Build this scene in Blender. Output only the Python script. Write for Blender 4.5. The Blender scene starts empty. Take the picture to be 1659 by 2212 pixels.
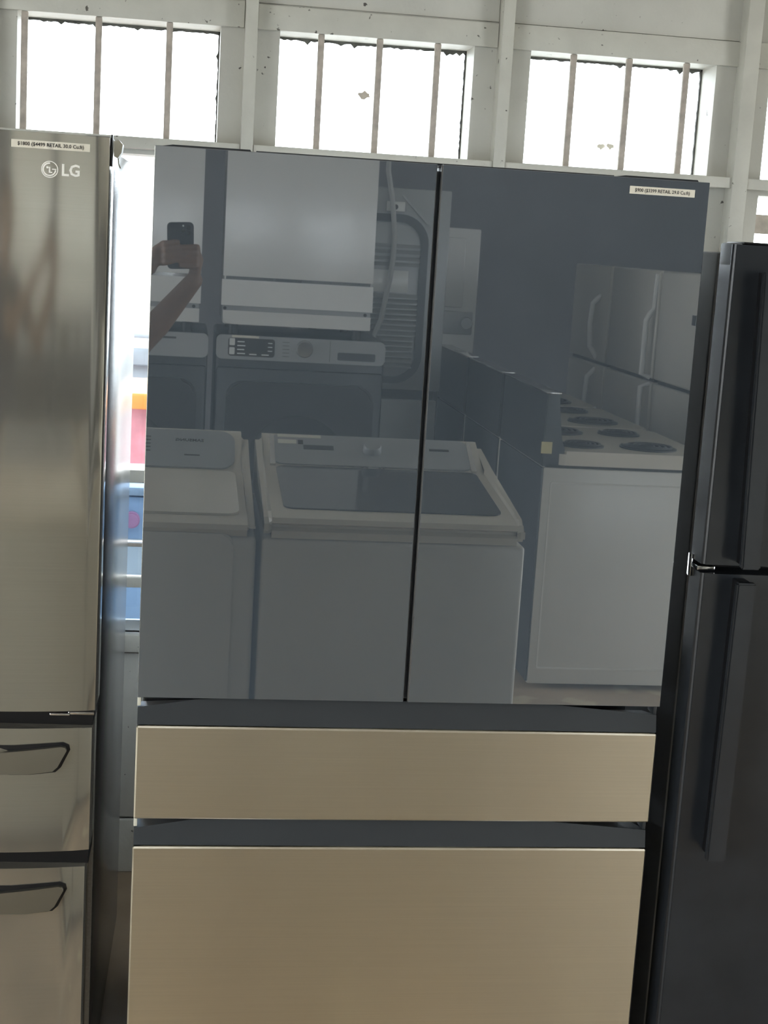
import bpy, bmesh, math, random
from mathutils import Vector, Matrix
random.seed(7)
S = bpy.context.scene
COL = S.collection

# ------------------------------------------------------------------ camera
CAM = Vector((0.05465, -2.45507, 1.61759))
CR = Vector((0.990038, -0.127656, 0.059395))
CU = Vector((-0.035349, 0.182976, 0.982482))
CF = Vector((0.136288, 0.974794, -0.176641))
cd = bpy.data.cameras.new('camera')
cd.sensor_fit = 'HORIZONTAL'; cd.sensor_width = 36.0; cd.lens = 70.544
cd.clip_start = 0.05; cd.clip_end = 300
cam = bpy.data.objects.new('camera', cd); COL.objects.link(cam)
cam.matrix_world = Matrix(((CR.x, CU.x, -CF.x, CAM.x), (CR.y, CU.y, -CF.y, CAM.y), (CR.z, CU.z, -CF.z, CAM.z), (0, 0, 0, 1)))
S.camera = cam

# ------------------------------------------------------------------ world: bright hazy sky
W = bpy.data.worlds.new('sky'); S.world = W; W.use_nodes = True
bg = W.node_tree.nodes['Background']
bg.inputs['Color'].default_value = (0.90, 0.96, 1.0, 1); bg.inputs['Strength'].default_value = 7.0
# daylight portal over the glazed wall (guides sky sampling only, gives no light of its own)
pl = bpy.data.lights.new('window_portal', 'AREA'); pl.shape = 'RECTANGLE'; pl.size = 8.4; pl.size_y = 1.6
pl.cycles.is_portal = True
po = bpy.data.objects.new('window_portal', pl); COL.objects.link(po)
po.location = (0.5, 1.36, 1.36); po.rotation_euler = (math.radians(-90), 0, 0)
for (px, ang, pa, pb) in ((-3.47, -90, -5.0, -1.6), (4.57, 90, -3.5, -1.6)):            # the same for the openings added to the side walls
    p2 = bpy.data.lights.new('fill_opening_portal', 'AREA'); p2.shape = 'RECTANGLE'; p2.size = 2.4; p2.size_y = pb - pa; p2.cycles.is_portal = True
    q2 = bpy.data.objects.new('fill_opening_portal', p2); COL.objects.link(q2); q2.location = (px, (pa + pb) / 2, 1.2); q2.rotation_euler = (0, math.radians(ang), 0)
S.view_settings.view_transform = 'Standard'; S.view_settings.look = 'None'
S.view_settings.gamma = 1.0; S.view_settings.use_curve_mapping = False
S.view_settings.exposure = 0.62

# ------------------------------------------------------------------ materials
def mat(name, col, rough=0.5, metal=0.0, var=0.06, scale=6.0, stretch=(1, 1, 1), bump=0.0, bscale=60.0, ior=1.5, aniso=0.0,
        coat=0.0, spots=None, rvar=0.0):
    m = bpy.data.materials.new(name); m.use_nodes = True
    nt = m.node_tree; N = nt.nodes; L = nt.links; b = N['Principled BSDF']
    b.inputs['Roughness'].default_value = rough; b.inputs['Metallic'].default_value = metal
    b.inputs['IOR'].default_value = ior
    b.inputs['Coat Weight'].default_value = coat; b.inputs['Coat Roughness'].default_value = 0.03
    tc = N.new('ShaderNodeTexCoord'); mp = N.new('ShaderNodeMapping'); L.new(tc.outputs['Object'], mp.inputs['Vector'])
    mp.inputs['Scale'].default_value = stretch
    nz = N.new('ShaderNodeTexNoise'); nz.inputs['Scale'].default_value = scale; nz.inputs['Detail'].default_value = 4
    L.new(mp.outputs['Vector'], nz.inputs['Vector'])
    rp = N.new('ShaderNodeValToRGB'); L.new(nz.outputs['Fac'], rp.inputs['Fac'])
    c = Vector(col)
    rp.color_ramp.elements[0].position = 0.3; rp.color_ramp.elements[1].position = 0.7
    rp.color_ramp.elements[0].color = (*(c * (1 - var)), 1); rp.color_ramp.elements[1].color = (*(c * (1 + var)), 1)
    out = rp.outputs['Color']
    if spots:
        sc, thr, scol = spots
        n2 = N.new('ShaderNodeTexNoise'); n2.inputs['Scale'].default_value = sc; n2.inputs['Detail'].default_value = 3
        L.new(tc.outputs['Object'], n2.inputs['Vector'])
        r2 = N.new('ShaderNodeValToRGB'); r2.color_ramp.elements[0].position = thr; r2.color_ramp.elements[1].position = thr + 0.04
        L.new(n2.outputs['Fac'], r2.inputs['Fac'])
        mx = N.new('ShaderNodeMix'); mx.data_type = 'RGBA'
        L.new(r2.outputs['Color'], mx.inputs[0]); L.new(out, mx.inputs[6]); mx.inputs[7].default_value = (*scol, 1)
        out = mx.outputs[2]
    L.new(out, b.inputs['Base Color'])
    if aniso:
        b.inputs['Anisotropic'].default_value = aniso
        tg = N.new('ShaderNodeTangent'); tg.direction_type = 'RADIAL'; tg.axis = 'Z'
        L.new(tg.outputs['Tangent'], b.inputs['Tangent']); b.inputs['Anisotropic Rotation'].default_value = 0.25
    if rvar:
        mr = N.new('ShaderNodeMapRange'); L.new(nz.outputs['Fac'], mr.inputs['Value'])
        mr.inputs['To Min'].default_value = max(0.0, rough - rvar); mr.inputs['To Max'].default_value = rough + rvar
        L.new(mr.outputs['Result'], b.inputs['Roughness'])
    if bump:
        n3 = N.new('ShaderNodeTexNoise'); n3.inputs['Scale'].default_value = bscale; n3.inputs['Detail'].default_value = 3
        L.new(mp.outputs['Vector'], n3.inputs['Vector'])
        bp = N.new('ShaderNodeBump'); bp.inputs['Strength'].default_value = bump; bp.inputs['Distance'].default_value = 0.002
        L.new(n3.outputs['Fac'], bp.inputs['Height']); L.new(bp.outputs['Normal'], b.inputs['Normal'])
    return m

def glass_mat(name, tint, gloss=0.06):
    m = bpy.data.materials.new(name); m.use_nodes = True
    nt = m.node_tree; N = nt.nodes; L = nt.links; N.clear()
    o = N.new('ShaderNodeOutputMaterial'); t = N.new('ShaderNodeBsdfTransparent'); g = N.new('ShaderNodeBsdfGlossy')
    t.inputs['Color'].default_value = (*tint, 1); g.inputs['Roughness'].default_value = 0.02
    mx = N.new('ShaderNodeMixShader'); fr = N.new('ShaderNodeFresnel'); fr.inputs['IOR'].default_value = 1.45
    L.new(fr.outputs['Fac'], mx.inputs[0]); L.new(t.outputs[0], mx.inputs[1]); L.new(g.outputs[0], mx.inputs[2])
    L.new(mx.outputs[0], o.inputs['Surface'])
    return m

M = {}
M['paint'] = mat('grey white wall paint', (0.63, 0.615, 0.555), 0.55, var=0.07, scale=5, spots=(52, 0.705, (0.10, 0.09, 0.08)), bump=0.25, bscale=90)
M['paint2'] = mat('grey white trim paint', (0.65, 0.635, 0.565), 0.5, var=0.08, scale=9, spots=(60, 0.70, (0.12, 0.11, 0.09)), bump=0.25, bscale=120)
M['bar'] = mat('rusty painted bar', (0.52, 0.46, 0.40), 0.6, var=0.2, scale=40)
M['grime'] = mat('dark old putty', (0.12, 0.12, 0.11), 0.9, var=0.3, scale=60)
M['floor'] = mat('worn brown concrete', (0.33, 0.25, 0.17), 0.42, var=0.28, scale=2.2, spots=(3.1, 0.60, (0.46, 0.38, 0.25)), rvar=0.12)
M['ceiling'] = mat('pale ceiling boards', (0.62, 0.61, 0.58), 0.8, var=0.1, scale=3)
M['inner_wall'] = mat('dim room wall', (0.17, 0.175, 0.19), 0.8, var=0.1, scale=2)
M['side_wall'] = mat('pale side wall', (0.45, 0.44, 0.41), 0.8, var=0.06, scale=2)
M['ground'] = mat('pale concrete yard', (0.62, 0.60, 0.56), 0.9, var=0.08, scale=0.6)
M['pane'] = glass_mat('window glass', (0.95, 0.97, 0.98))
M['pane_blue'] = glass_mat('blue tinted plastic sheet', (0.74, 0.84, 0.96))
M['smoked'] = mat('charcoal mirror glass', (0.064, 0.080, 0.097), 0.01, var=0.02, scale=2, ior=3.2)
M['smoked_edge'] = mat('glass door edge trim', (0.20, 0.20, 0.20), 0.25, metal=0.6)
M['dark_plastic'] = mat('dark grey plastic', (0.032, 0.036, 0.040), 0.35, var=0.05)
M['mullion'] = mat('blue grey mullion', (0.10, 0.12, 0.15), 0.4)
M['black'] = mat('deep black gap plastic', (0.004, 0.004, 0.005), 0.4)
M['steel'] = mat('warm brushed steel', (0.98, 0.915, 0.78), 0.31, metal=1.0, var=0.02, scale=30, stretch=(0.12, 1, 20), aniso=0.97, bump=0.01, bscale=60)
M['lgsteel'] = mat('dark brushed steel', (0.52, 0.495, 0.43), 0.10, metal=0.85, var=0.025, scale=30, stretch=(0.12, 1, 20))
M['lghandle'] = mat('gunmetal handle', (0.30, 0.29, 0.25), 0.38, metal=1.0)
M['cab_grey'] = mat('grey textured cabinet side', (0.22, 0.22, 0.225), 0.22, metal=0.35, var=0.12, scale=220, bump=0.10, bscale=260, ior=1.6)
M['cab_dark'] = mat('grey metal cabinet', (0.60, 0.61, 0.63), 0.15, metal=0.9)
M['blackfridge'] = mat('gloss black fridge', (0.020, 0.023, 0.027), 0.20, var=0.15, scale=8, bump=0.03, bscale=240, spots=(17, 0.765, (0.10, 0.11, 0.12)))
M['blackside'] = mat('satin black fridge side', (0.045, 0.052, 0.064), 0.58, var=0.15, scale=8, bump=0.03, bscale=300, ior=2.8)
M['chrome'] = mat('chrome', (0.75, 0.75, 0.75), 0.12, metal=1.0)
M['clear_plastic_lit_cap'] = mat('yellowed clear plastic and lit cap', (0.62, 0.60, 0.50), 0.35)
M['label'] = mat('cream label paper', (0.74, 0.70, 0.60), 0.7, var=0.03)
M['ink'] = mat('black ink', (0.03, 0.03, 0.03), 0.8)
M['silver'] = mat('silver lettering', (0.90, 0.89, 0.84), 0.4, metal=0.0)
M['white'] = mat('white enamel', (0.72, 0.72, 0.70), 0.22, var=0.03, scale=3)
M['white_sat'] = mat('white satin enamel', (0.60, 0.58, 0.525), 0.30, var=0.03, scale=3, bump=0.02, bscale=25)
M['deck_white'] = mat('warm white plastic', (0.66, 0.61, 0.52), 0.20, var=0.03, scale=3)
M['unit_white'] = mat('glossy white sheet metal', (0.72, 0.72, 0.70), 0.12, var=0.03, scale=3, bump=0.25, bscale=9, ior=1.7)
M['wgrey'] = mat('light grey control panel', (0.34, 0.35, 0.36), 0.3, var=0.03)
M['lid_glass'] = mat('smoked lid glass', (0.035, 0.04, 0.045), 0.05, ior=1.6)
M['slate'] = mat('dark slate front', (0.055, 0.062, 0.07), 0.35, var=0.05)
M['galv'] = mat('galvanised grey back panel', (0.40, 0.41, 0.42), 0.4, metal=0.2, var=0.06)
M['coil'] = mat('black burner coil', (0.02, 0.02, 0.02), 0.5)
M['hose'] = mat('grey hose', (0.45, 0.45, 0.45), 0.5)
M['tag'] = mat('yellow tag', (0.62, 0.55, 0.30), 0.7)
M['skin'] = mat('brown skin', (0.22, 0.13, 0.088), 0.5, var=0.06, scale=30)
M['cloth'] = mat('dark cotton', (0.04, 0.045, 0.06), 0.9)
M['denim'] = mat('blue denim', (0.07, 0.10, 0.17), 0.9)
M['hair'] = mat('dark hair', (0.02, 0.015, 0.012), 0.6)
M['eye'] = mat('eye white', (0.7, 0.7, 0.68), 0.2)
M['phone'] = mat('dark phone case', (0.05, 0.05, 0.055), 0.3)
M['lens'] = mat('phone lens glass', (0.008, 0.008, 0.01), 0.05, ior=1.8)
M['red'] = mat('red plastic', (0.32, 0.115, 0.14), 0.5, var=0.25, scale=12)
M['orange'] = mat('orange plastic', (0.42, 0.14, 0.02), 0.5)
M['grey_bin'] = mat('blue grey plastic', (0.17, 0.20, 0.23), 0.6, var=0.15, scale=10)
M['blue_bin'] = mat('light blue plastic', (0.17, 0.22, 0.285), 0.5, var=0.12, scale=8)
M['pink'] = mat('pink plastic', (0.30, 0.13, 0.20), 0.5)

# ------------------------------------------------------------------ mesh helpers
ORG = Vector((0, 0, 0))
def link(name, bm, m, parent=None, smooth=True, sub=True):
    me = bpy.data.meshes.new(name)
    if sub:
        for v in bm.verts: v.co -= ORG
    bmesh.ops.recalc_face_normals(bm, faces=bm.faces)
    bm.to_mesh(me); bm.free()
    me.materials.append(M[m] if isinstance(m, str) else m)
    if smooth:
        for p in me.polygons: p.use_smooth = True
        me.set_sharp_from_angle(angle=math.radians(35))
    o = bpy.data.objects.new(name, me); COL.objects.link(o)
    if parent: o.parent = parent
    return o
def tag(o, label=None, cat=None, group=None, kind=None):
    if label: o['label'] = label
    if cat: o['category'] = cat
    if group: o['group'] = group
    if kind: o['kind'] = kind
    return o
def thing(name, loc, label=None, cat=None, group=None, rz=0.0, kind=None):
    global ORG
    o = bpy.data.objects.new(name, None); COL.objects.link(o); o.empty_display_size = 0.1
    o.location = loc; o.rotation_euler = (0, 0, rz)
    ORG = Vector(loc) if rz == 0.0 else Vector((0, 0, 0))
    return tag(o, label, cat, group, kind)
def world():
    global ORG
    ORG = Vector((0, 0, 0))
def bx(bm, x0, x1, y0, y1, z0, z1, bev=0.0, seg=2, edges=None):
    r = bmesh.ops.create_cube(bm, size=1.0)
    vs = r['verts']
    for v in vs:
        v.co = Vector((x0 + (v.co.x + .5) * (x1 - x0), y0 + (v.co.y + .5) * (y1 - y0), z0 + (v.co.z + .5) * (z1 - z0)))
    if bev:
        es = list({e for v in vs for e in v.link_edges})
        if edges == 'z': es = [e for e in es if abs(e.verts[0].co.z - e.verts[1].co.z) > 1e-6]
        if edges == 'y': es = [e for e in es if abs(e.verts[0].co.y - e.verts[1].co.y) > 1e-6]
        if edges == 'x': es = [e for e in es if abs(e.verts[0].co.x - e.verts[1].co.x) > 1e-6]
        bmesh.ops.bevel(bm, geom=es, offset=bev, segments=seg, affect='EDGES', profile=0.5)
def box(name, x0, x1, y0, y1, z0, z1, m, parent=None, bev=0.002, seg=2, edges=None):
    bm = bmesh.new(); bx(bm, x0, x1, y0, y1, z0, z1, bev, seg, edges)
    return link(name, bm, m, parent)
def prism(bm, poly, axis, a0, a1, fn=None):
    """poly: list of 2d points in the plane normal to axis; extruded from a0 to a1. fn(p2)->offset along the axis."""
    def P(p, a):
        a = a + (fn(p) if fn else 0)
        return {'y': (p[0], a, p[1]), 'x': (a, p[0], p[1]), 'z': (p[0], p[1], a)}[axis]
    A = [bm.verts.new(P(p, a0)) for p in poly]; B = [bm.verts.new(P(p, a1)) for p in poly]
    n = len(poly)
    bm.faces.new(A); bm.faces.new(B[::-1])
    for i in range(n): bm.faces.new((A[i], B[i], B[(i + 1) % n], A[(i + 1) % n]))
def prism_obj(name, poly, axis, a0, a1, m, parent=None, fn=None, bev=0.0):
    bm = bmesh.new(); prism(bm, poly, axis, a0, a1, fn)
    if bev:
        bmesh.ops.bevel(bm, geom=list(bm.edges), offset=bev, segments=2, affect='EDGES', profile=0.5)
    return link(name, bm, m, parent)
def rrect(x0, x1, z0, z1, r, n=6, corners=(1, 1, 1, 1)):
    out = []
    for k, (cx, cz, a) in enumerate(((x1 - r, z1 - r, 0), (x0 + r, z1 - r, 90), (x0 + r, z0 + r, 180), (x1 - r, z0 + r, 270))):
        if corners[k]:
            for i in range(n + 1):
                t = math.radians(a + 90 * i / n); out.append((cx + r * math.cos(t), cz + r * math.sin(t)))
        else:
            out.append(((x1, z1), (x0, z1), (x0, z0), (x1, z0))[k])
    return out
def tube(bm, pts, rad, n=10, caps=True):
    pts = [Vector(p) for p in pts]; rings = []
    rads = rad if isinstance(rad, (list, tuple)) else [rad] * len(pts)
    prev = None
    for i, p in enumerate(pts):
        t = (pts[min(i + 1, len(pts) - 1)] - pts[max(i - 1, 0)]).normalized()
        if prev is None:
            up = Vector((0, 0, 1)) if abs(t.z) < 0.9 else Vector((1, 0, 0))
            a = t.cross(up).normalized()
        else:
            a = (prev - t * prev.dot(t)).normalized()
        prev = a; b = t.cross(a)
        rings.append([bm.verts.new(p + (a * math.cos(2 * math.pi * k / n) + b * math.sin(2 * math.pi * k / n)) * rads[i]) for k in range(n)])
    for r0, r1 in zip(rings, rings[1:]):
        for k in range(n): bm.faces.new((r0[k], r0[(k + 1) % n], r1[(k + 1) % n], r1[k]))
    if caps: bm.faces.new(rings[0]); bm.faces.new(rings[-1][::-1])
def tube_obj(name, pts, rad, m, parent=None, n=10):
    bm = bmesh.new(); tube(bm, pts, rad, n); return link(name, bm, m, parent)
def disc(bm, c, axis, r, h, n=28, rx=None):
    """short cylinder centred at c with its axis along 'x','y','z'"""
    poly = [(r * math.cos(2 * math.pi * k / n), (rx or r) * math.sin(2 * math.pi * k / n)) for k in range(n)]
    i = {'x': 0, 'y': 1, 'z': 2}[axis]; o = [k for k in range(3) if k != i]
    pp = [(p[0] + c[o[0]], p[1] + c[o[1]]) for p in poly]
    prism(bm, pp, axis, c[i] - h / 2, c[i] + h / 2)
def disc_obj(name, c, axis, r, h, m, parent=None, bev=0.0, n=28):
    bm = bmesh.new(); disc(bm, c, axis, r, h, n)
    if bev: bmesh.ops.bevel(bm, geom=[e for e in bm.edges if len(e.link_faces) == 2 and any(len(f.verts) > 4 for f in e.link_faces)], offset=bev, segments=2, affect='EDGES')
    return link(name, bm, m, parent)
def text(name, s, loc, size, m, parent=None, face='-y', width=None, bold=0.0, roll=0.0, depth=0.0004):
    """flat lettering, centred at loc; face: the side it is read from (-y = read from the camera side, +y = read from the fridge side)"""
    cu = bpy.data.curves.new(name, 'FONT'); cu.body = s; cu.size = size; cu.align_x = 'CENTER'; cu.align_y = 'CENTER'
    cu.extrude = depth; cu.offset = bold; cu.resolution_u = 2
    t = bpy.data.objects.new('tmp_text', cu); COL.objects.link(t)
    bpy.context.view_layer.update()
    dg = bpy.context.evaluated_depsgraph_get()
    me = bpy.data.meshes.new_from_object(t.evaluated_get(dg))
    bpy.data.objects.remove(t); bpy.data.curves.remove(cu)
    xs = [v.co.x for v in me.vertices]; w = max(xs) - min(xs); mid = (max(xs) + min(xs)) / 2
    k = (width / w) if width else 1.0
    R = Matrix.Rotation(math.radians(90), 4, 'X')
    if face == '+y': R = Matrix.Rotation(math.radians(180), 4, 'Z') @ R
    if face == '-x': R = Matrix.Rotation(math.radians(-90), 4, 'Z') @ R
    R = R @ Matrix.Rotation(roll, 4, 'Z')
    for v in me.vertices:
        v.co = (R @ Vector(((v.co.x - mid) * k, v.co.y, v.co.z))) + Vector(loc) - ORG
    me.name = name; me.materials.clear(); me.materials.append(M[m])
    o = bpy.data.objects.new(name, me); COL.objects.link(o)
    if parent: o.parent = parent
    return o

# ================================================================== SETTING
YW = 1.22          # inner face of the wall panels
YG = 1.335         # glass
XA, XB = -3.45, 4.55
world()
tag(box('floor', XA, XB, -6.7, 1.40, -0.12, 0.0, 'floor', bev=0), kind='structure')
tag(box('ceiling', XA, XB, -6.7, 1.40, 2.75, 2.85, 'ceiling', bev=0), kind='structure')
FILLZ = 2.4            # unseen openings added in both side walls to let in fill daylight
for nm, xa, xb, FILL0, FILL1 in (('wall_left', XA - 0.1, XA, -5.0, -1.6), ('wall_right', XB, XB + 0.1, -3.5, -1.6)):
    bm = bmesh.new()
    bx(bm, xa, xb, -6.8, FILL0, -0.1, 2.85); bx(bm, xa, xb, FILL1, 1.40, -0.1, 2.85); bx(bm, xa, xb, FILL0, FILL1, FILLZ, 2.85)
    tag(link(nm, bm, 'side_wall', smooth=False), kind='structure')
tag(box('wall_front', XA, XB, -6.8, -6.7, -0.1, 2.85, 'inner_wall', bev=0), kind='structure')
tag(box('ground', -80, 80, -80, 120, -0.30, -0.20, 'ground', bev=0), kind='structure')

STUD0, PITCH = 0.186, 0.602
bays = []
for i in range(-6, 7):
    c = STUD0 + PITCH * (i + 0.5)
    if XA + 0.25 < c - 0.2 and c + 0.2 < XB - 0.25: bays.append((i, c))
ZU0, ZU1 = 1.812, 2.088       # upper openings
ZL0, ZL1 = 0.626, 1.785       # lower openings
HWN = 0.232
wb = bmesh.new()
edges = [XA]
for i, c in bays: edges += [c - HWN, c + HWN]
edges.append(XB)
for k in range(0, len(edges), 2):             # solid piers
    bx(wb, edges[k], edges[k + 1], YW, YW + 0.13, 0, 2.75)
for i, c in bays:                               # above, between and below the openings
    bx(wb, c - HWN, c + HWN, YW, YW + 0.13, ZU1, 2.75)
    bx(wb, c - HWN, c + HWN, YW, YW + 0.13, ZL1, ZU0)
    bx(wb, c - HWN, c + HWN, YW, YW + 0.13, 0, ZL0)
wall = tag(link('wall_back', wb, 'paint', smooth=False), kind='structure')
for i in range(-6, 8):
    x = STUD0 + PITCH * i
    if XA + 0.1 < x < XB - 0.1:
        w = 0.0145 + (0.005 if i == 2 else 0)
        box('stud', x - w, x + w, YW - 0.052, YW, 0, 2.75, 'paint2', wall, bev=0.0025)
for i, c in bays:
    box('header_board', c - PITCH / 2 + 0.0155, c + PITCH / 2 - 0.0155, YW - 0.014, YW, ZU1 - 0.001, 2.143 + 0.002 * (i % 3), 'paint2', wall, bev=0.002)
    box('upper_board', c - PITCH / 2 + 0.0155, c + PITCH / 2 - 0.0155, YW - 0.006, YW, 2.147, 2.75, 'paint', wall, bev=0.001)
    box('middle_rail', c - PITCH / 2 + 0.0155, c + PITCH / 2 - 0.0155, YW - 0.045, YW, 1.796, 1.822, 'paint2', wall, bev=0.002)
    box('window_sill', c - PITCH / 2 + 0.0155, c + PITCH / 2 - 0.0155, YW - 0.03, YW + 0.02, 0.580, 0.626, 'paint2', wall, bev=0.006)
    box('base_board', c - PITCH / 2 + 0.0155, c + PITCH / 2 - 0.0155, YW - 0.02, YW, 0.0, 0.14, 'paint2', wall, bev=0.003)
    box('lower_panel', c - PITCH / 2 + 0.018, c + PITCH / 2 - 0.018, YW - 0.012, YW, 0.145, 0.575, 'paint', wall, bev=0.002)

def jagged(x0, x1, z, y, dep, seed, vert=False):
    r = random.Random(seed); bm = bmesh.new(); n = max(8, int(abs(x1 - x0) / 0.008))
    top = []; bot = []
    for k in range(n + 1):
        x = x0 + (x1 - x0) * k / n
        d = dep * (0.35 + 0.25 * r.random() + (0.7 * r.random() if r.random() < 0.12 else 0))
        if vert:
            top.append((z, x)); bot.append((z - d, x))
        else:
            top.append((x, z)); bot.append((x, z - d))
    prism(bm, top + bot[::-1], 'y', y - 0.004, y + 0.004)
    return bm
BARS = {-1: (-0.215, -0.048, 0.114), 0: (-0.135, 0.004, 0.143), 1: (-0.127, 0.011, 0.155)}
names = {}
for n, (i, c) in enumerate(bays):
    w = thing('window_%d' % (n + 1), (c, YG, ZL0), kind='structure')
    names[i] = w
    x0, x1 = c - HWN, c + HWN
    box('pane', x0, x1, YG, YG + 0.003, ZU0, ZU1, 'pane', w, bev=0)
    for bxo in BARS.get(i, BARS[0]):
        box('security_bar', c + bxo - 0.0075, c + bxo + 0.0075, YW - 0.008, YW + 0.004, ZU0 + 0.0, ZU1 - 0.0015, 'bar', w, bev=0.002)
    link('old_putty', jagged(x0, x1, ZU1, YG - 0.006, 0.012, 40 + i), 'grime', w, smooth=False)
    link('old_putty', jagged(ZU0, ZU1, x1, YG - 0.006, 0.007, 80 + i, True), 'grime', w, smooth=False)
    # lower lights
    box('pane', x0, x1, YG, YG + 0.003, 1.031, ZL1, 'pane', w, bev=0)
    box('window_rail', x0, x1, YG - 0.02, YG + 0.015, 0.985, 1.018, 'paint2', w, bev=0.003)
    box('pane', x0, x1, YG, YG + 0.003, 0.838, 0.985, 'pane_blue' if i == -1 else 'pane', w, bev=0)
    box('window_rail', x0, x1, YG - 0.02, YG + 0.015, 0.822, 0.832, 'bar', w, bev=0.002)
    box('pane', x0, x1, YG, YG + 0.003, 0.748, 0.822, 'pane', w, bev=0)
    box('window_rail', x0, x1, YG - 0.02, YG + 0.015, 0.716, 0.742, 'paint2', w, bev=0.003)
    box('pane', x0, x1, YG, YG + 0.003, 0.626, 0.716, 'pane_blue' if i == -1 else 'pane', w, bev=0)
world()
# torn paper on the glass
def scrap(name, cx, cz, s, seed, label, m='label'):
    r = random.Random(seed)
    poly = [(cx + s * (0.55 + 0.5 * r.random()) * math.cos(a) * 1.1, cz + s * (0.3 + 0.5 * r.random()) * math.sin(a)) for a in [k * math.pi / 6 for k in range(12)]]
    o = prism_obj(name, poly, 'y', YG - 0.0025, YG - 0.0005, m)
    return tag(o, label, 'paper scrap')
scrap('paper_scrap', 0.474, 1.967, 0.016, 3, 'torn scrap of paper stuck on the middle barred window above the glass-door fridge', 'bar')
scrap('paper_scrap', 1.078, 1.884, 0.011, 5, 'smaller left smudge of paper low on the right barred window')
scrap('paper_scrap', 1.102, 1.887, 0.013, 8, 'larger right smudge of paper beside the bar on the right barred window')
o = box('metal_plate', 1.467, 1.62, YG - 0.03, YG - 0.008, 1.694, 1.742, 'bar', bev=0.003)
tag(o, 'brown plate fixed across the window behind the black fridge', 'plate')

# outside, seen through the slot between the fridges
t = thing('storage_tote', (-0.18, 3.2, -0.2), 'red plastic tote with an orange rim standing outside the window', 'tote')
bm = bmesh.new(); prism(bm, [(-0.53, -0.2), (0.17, -0.2), (0.22, 0.98), (-0.58, 0.98)], 'y', 2.95, 3.45); link('body', bm, 'red', t)
box('rim', -0.60, 0.24, 2.92, 3.48, 0.98, 1.04, 'orange', t, bev=0.012)
t = thing('grey_bin', (-0.15, 4.2, -0.2), 'blue grey bin standing outside behind the red tote', 'bin')
bm = bmesh.new(); prism(bm, [(-0.7, -0.2), (0.4, -0.2), (0.45, 1.05), (-0.75, 1.05)], 'y', 3.9, 4.5); link('body', bm, 'grey_bin', t)
box('lid', -0.77, 0.47, 3.86, 4.54, 1.05, 1.13, 'grey_bin', t, bev=0.02)
box('handle_bar', -0.70, 0.40, 3.80, 3.83, 1.17, 1.19, 'grey_bin', t, bev=0.006)
for xx in (-0.66, 0.36): box('bracket', xx - 0.015, xx + 0.015, 3.80, 3.90, 1.09, 1.19, 'grey_bin', t, bev=0.003)
t = thing('cooler', (-0.1, 1.85, -0.2), 'light blue cooler box with a pink cap outside low in the window', 'cooler')
box('body', -0.40, 0.20, 1.62, 2.02, -0.2, 0.90, 'blue_bin', t, bev=0.02)
disc_obj('cap', (-0.066, 1.61, 0.835), 'y', 0.022, 0.03, 'pink', t, bev=0.004)
box('lid', -0.41, 0.21, 1.61, 2.03, 0.90, 0.925, 'grey_bin', t, bev=0.008)

# ================================================================== GLASS DOOR FRIDGE
FW = 0.908
t = thing('glass_door_refrigerator', (FW / 2, 0.36, 0), 'charcoal glass door fridge with two beige steel drawers, centre of the row', 'refrigerator')
box('cabinet', 0.008, FW - 0.028, 0.105, 0.66, 0.03, 1.735, 'cab_dark', t, bev=0.004)
for k, (a, b) in enumerate(((0.0, 0.4505), (0.4598, FW))):
    d = box('door', a + 0.0008, b - 0.0008, 0.006, 0.10, 0.8425, 1.7445, 'dark_plastic', t, bev=0.002)
    g = box('glass_panel', a, b, 0.0, 0.006, 0.842, 1.745, 'smoked', d, bev=0.0008, seg=1)
    if k == 1: box('edge_trim', a - 0.0016, a + 0.0004, 0.001, 0.012, 0.843, 1.7445, 'smoked_edge', d, bev=0)
    if k == 0: box('edge_trim', b - 0.0002, b + 0.0006, 0.001, 0.012, 0.843, 1.7445, 'smoked_edge', d, bev=0)
box('mullion', 0.430, 0.480, 0.020, 0.104, 0.843, 1.735, 'mullion', t, bev=0)
for (x0, x1) in ((0.756, 0.892), (0.016, 0.15)):
    bm = bmesh.new(); prism(bm, [(x0 - 0.006, 1.7455), (x1 + 0.002, 1.7455), (x1, 1.7485), (x0 + 0.012, 1.7485)], 'y', 0.016, 0.20)
    link('hinge_cover', bm, 'dark_plastic', t)
box('top_trim', 0.16, 0.75, 0.02, 0.095, 1.7455, 1.7475, 'dark_plastic', t, bev=0.0005)
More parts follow.
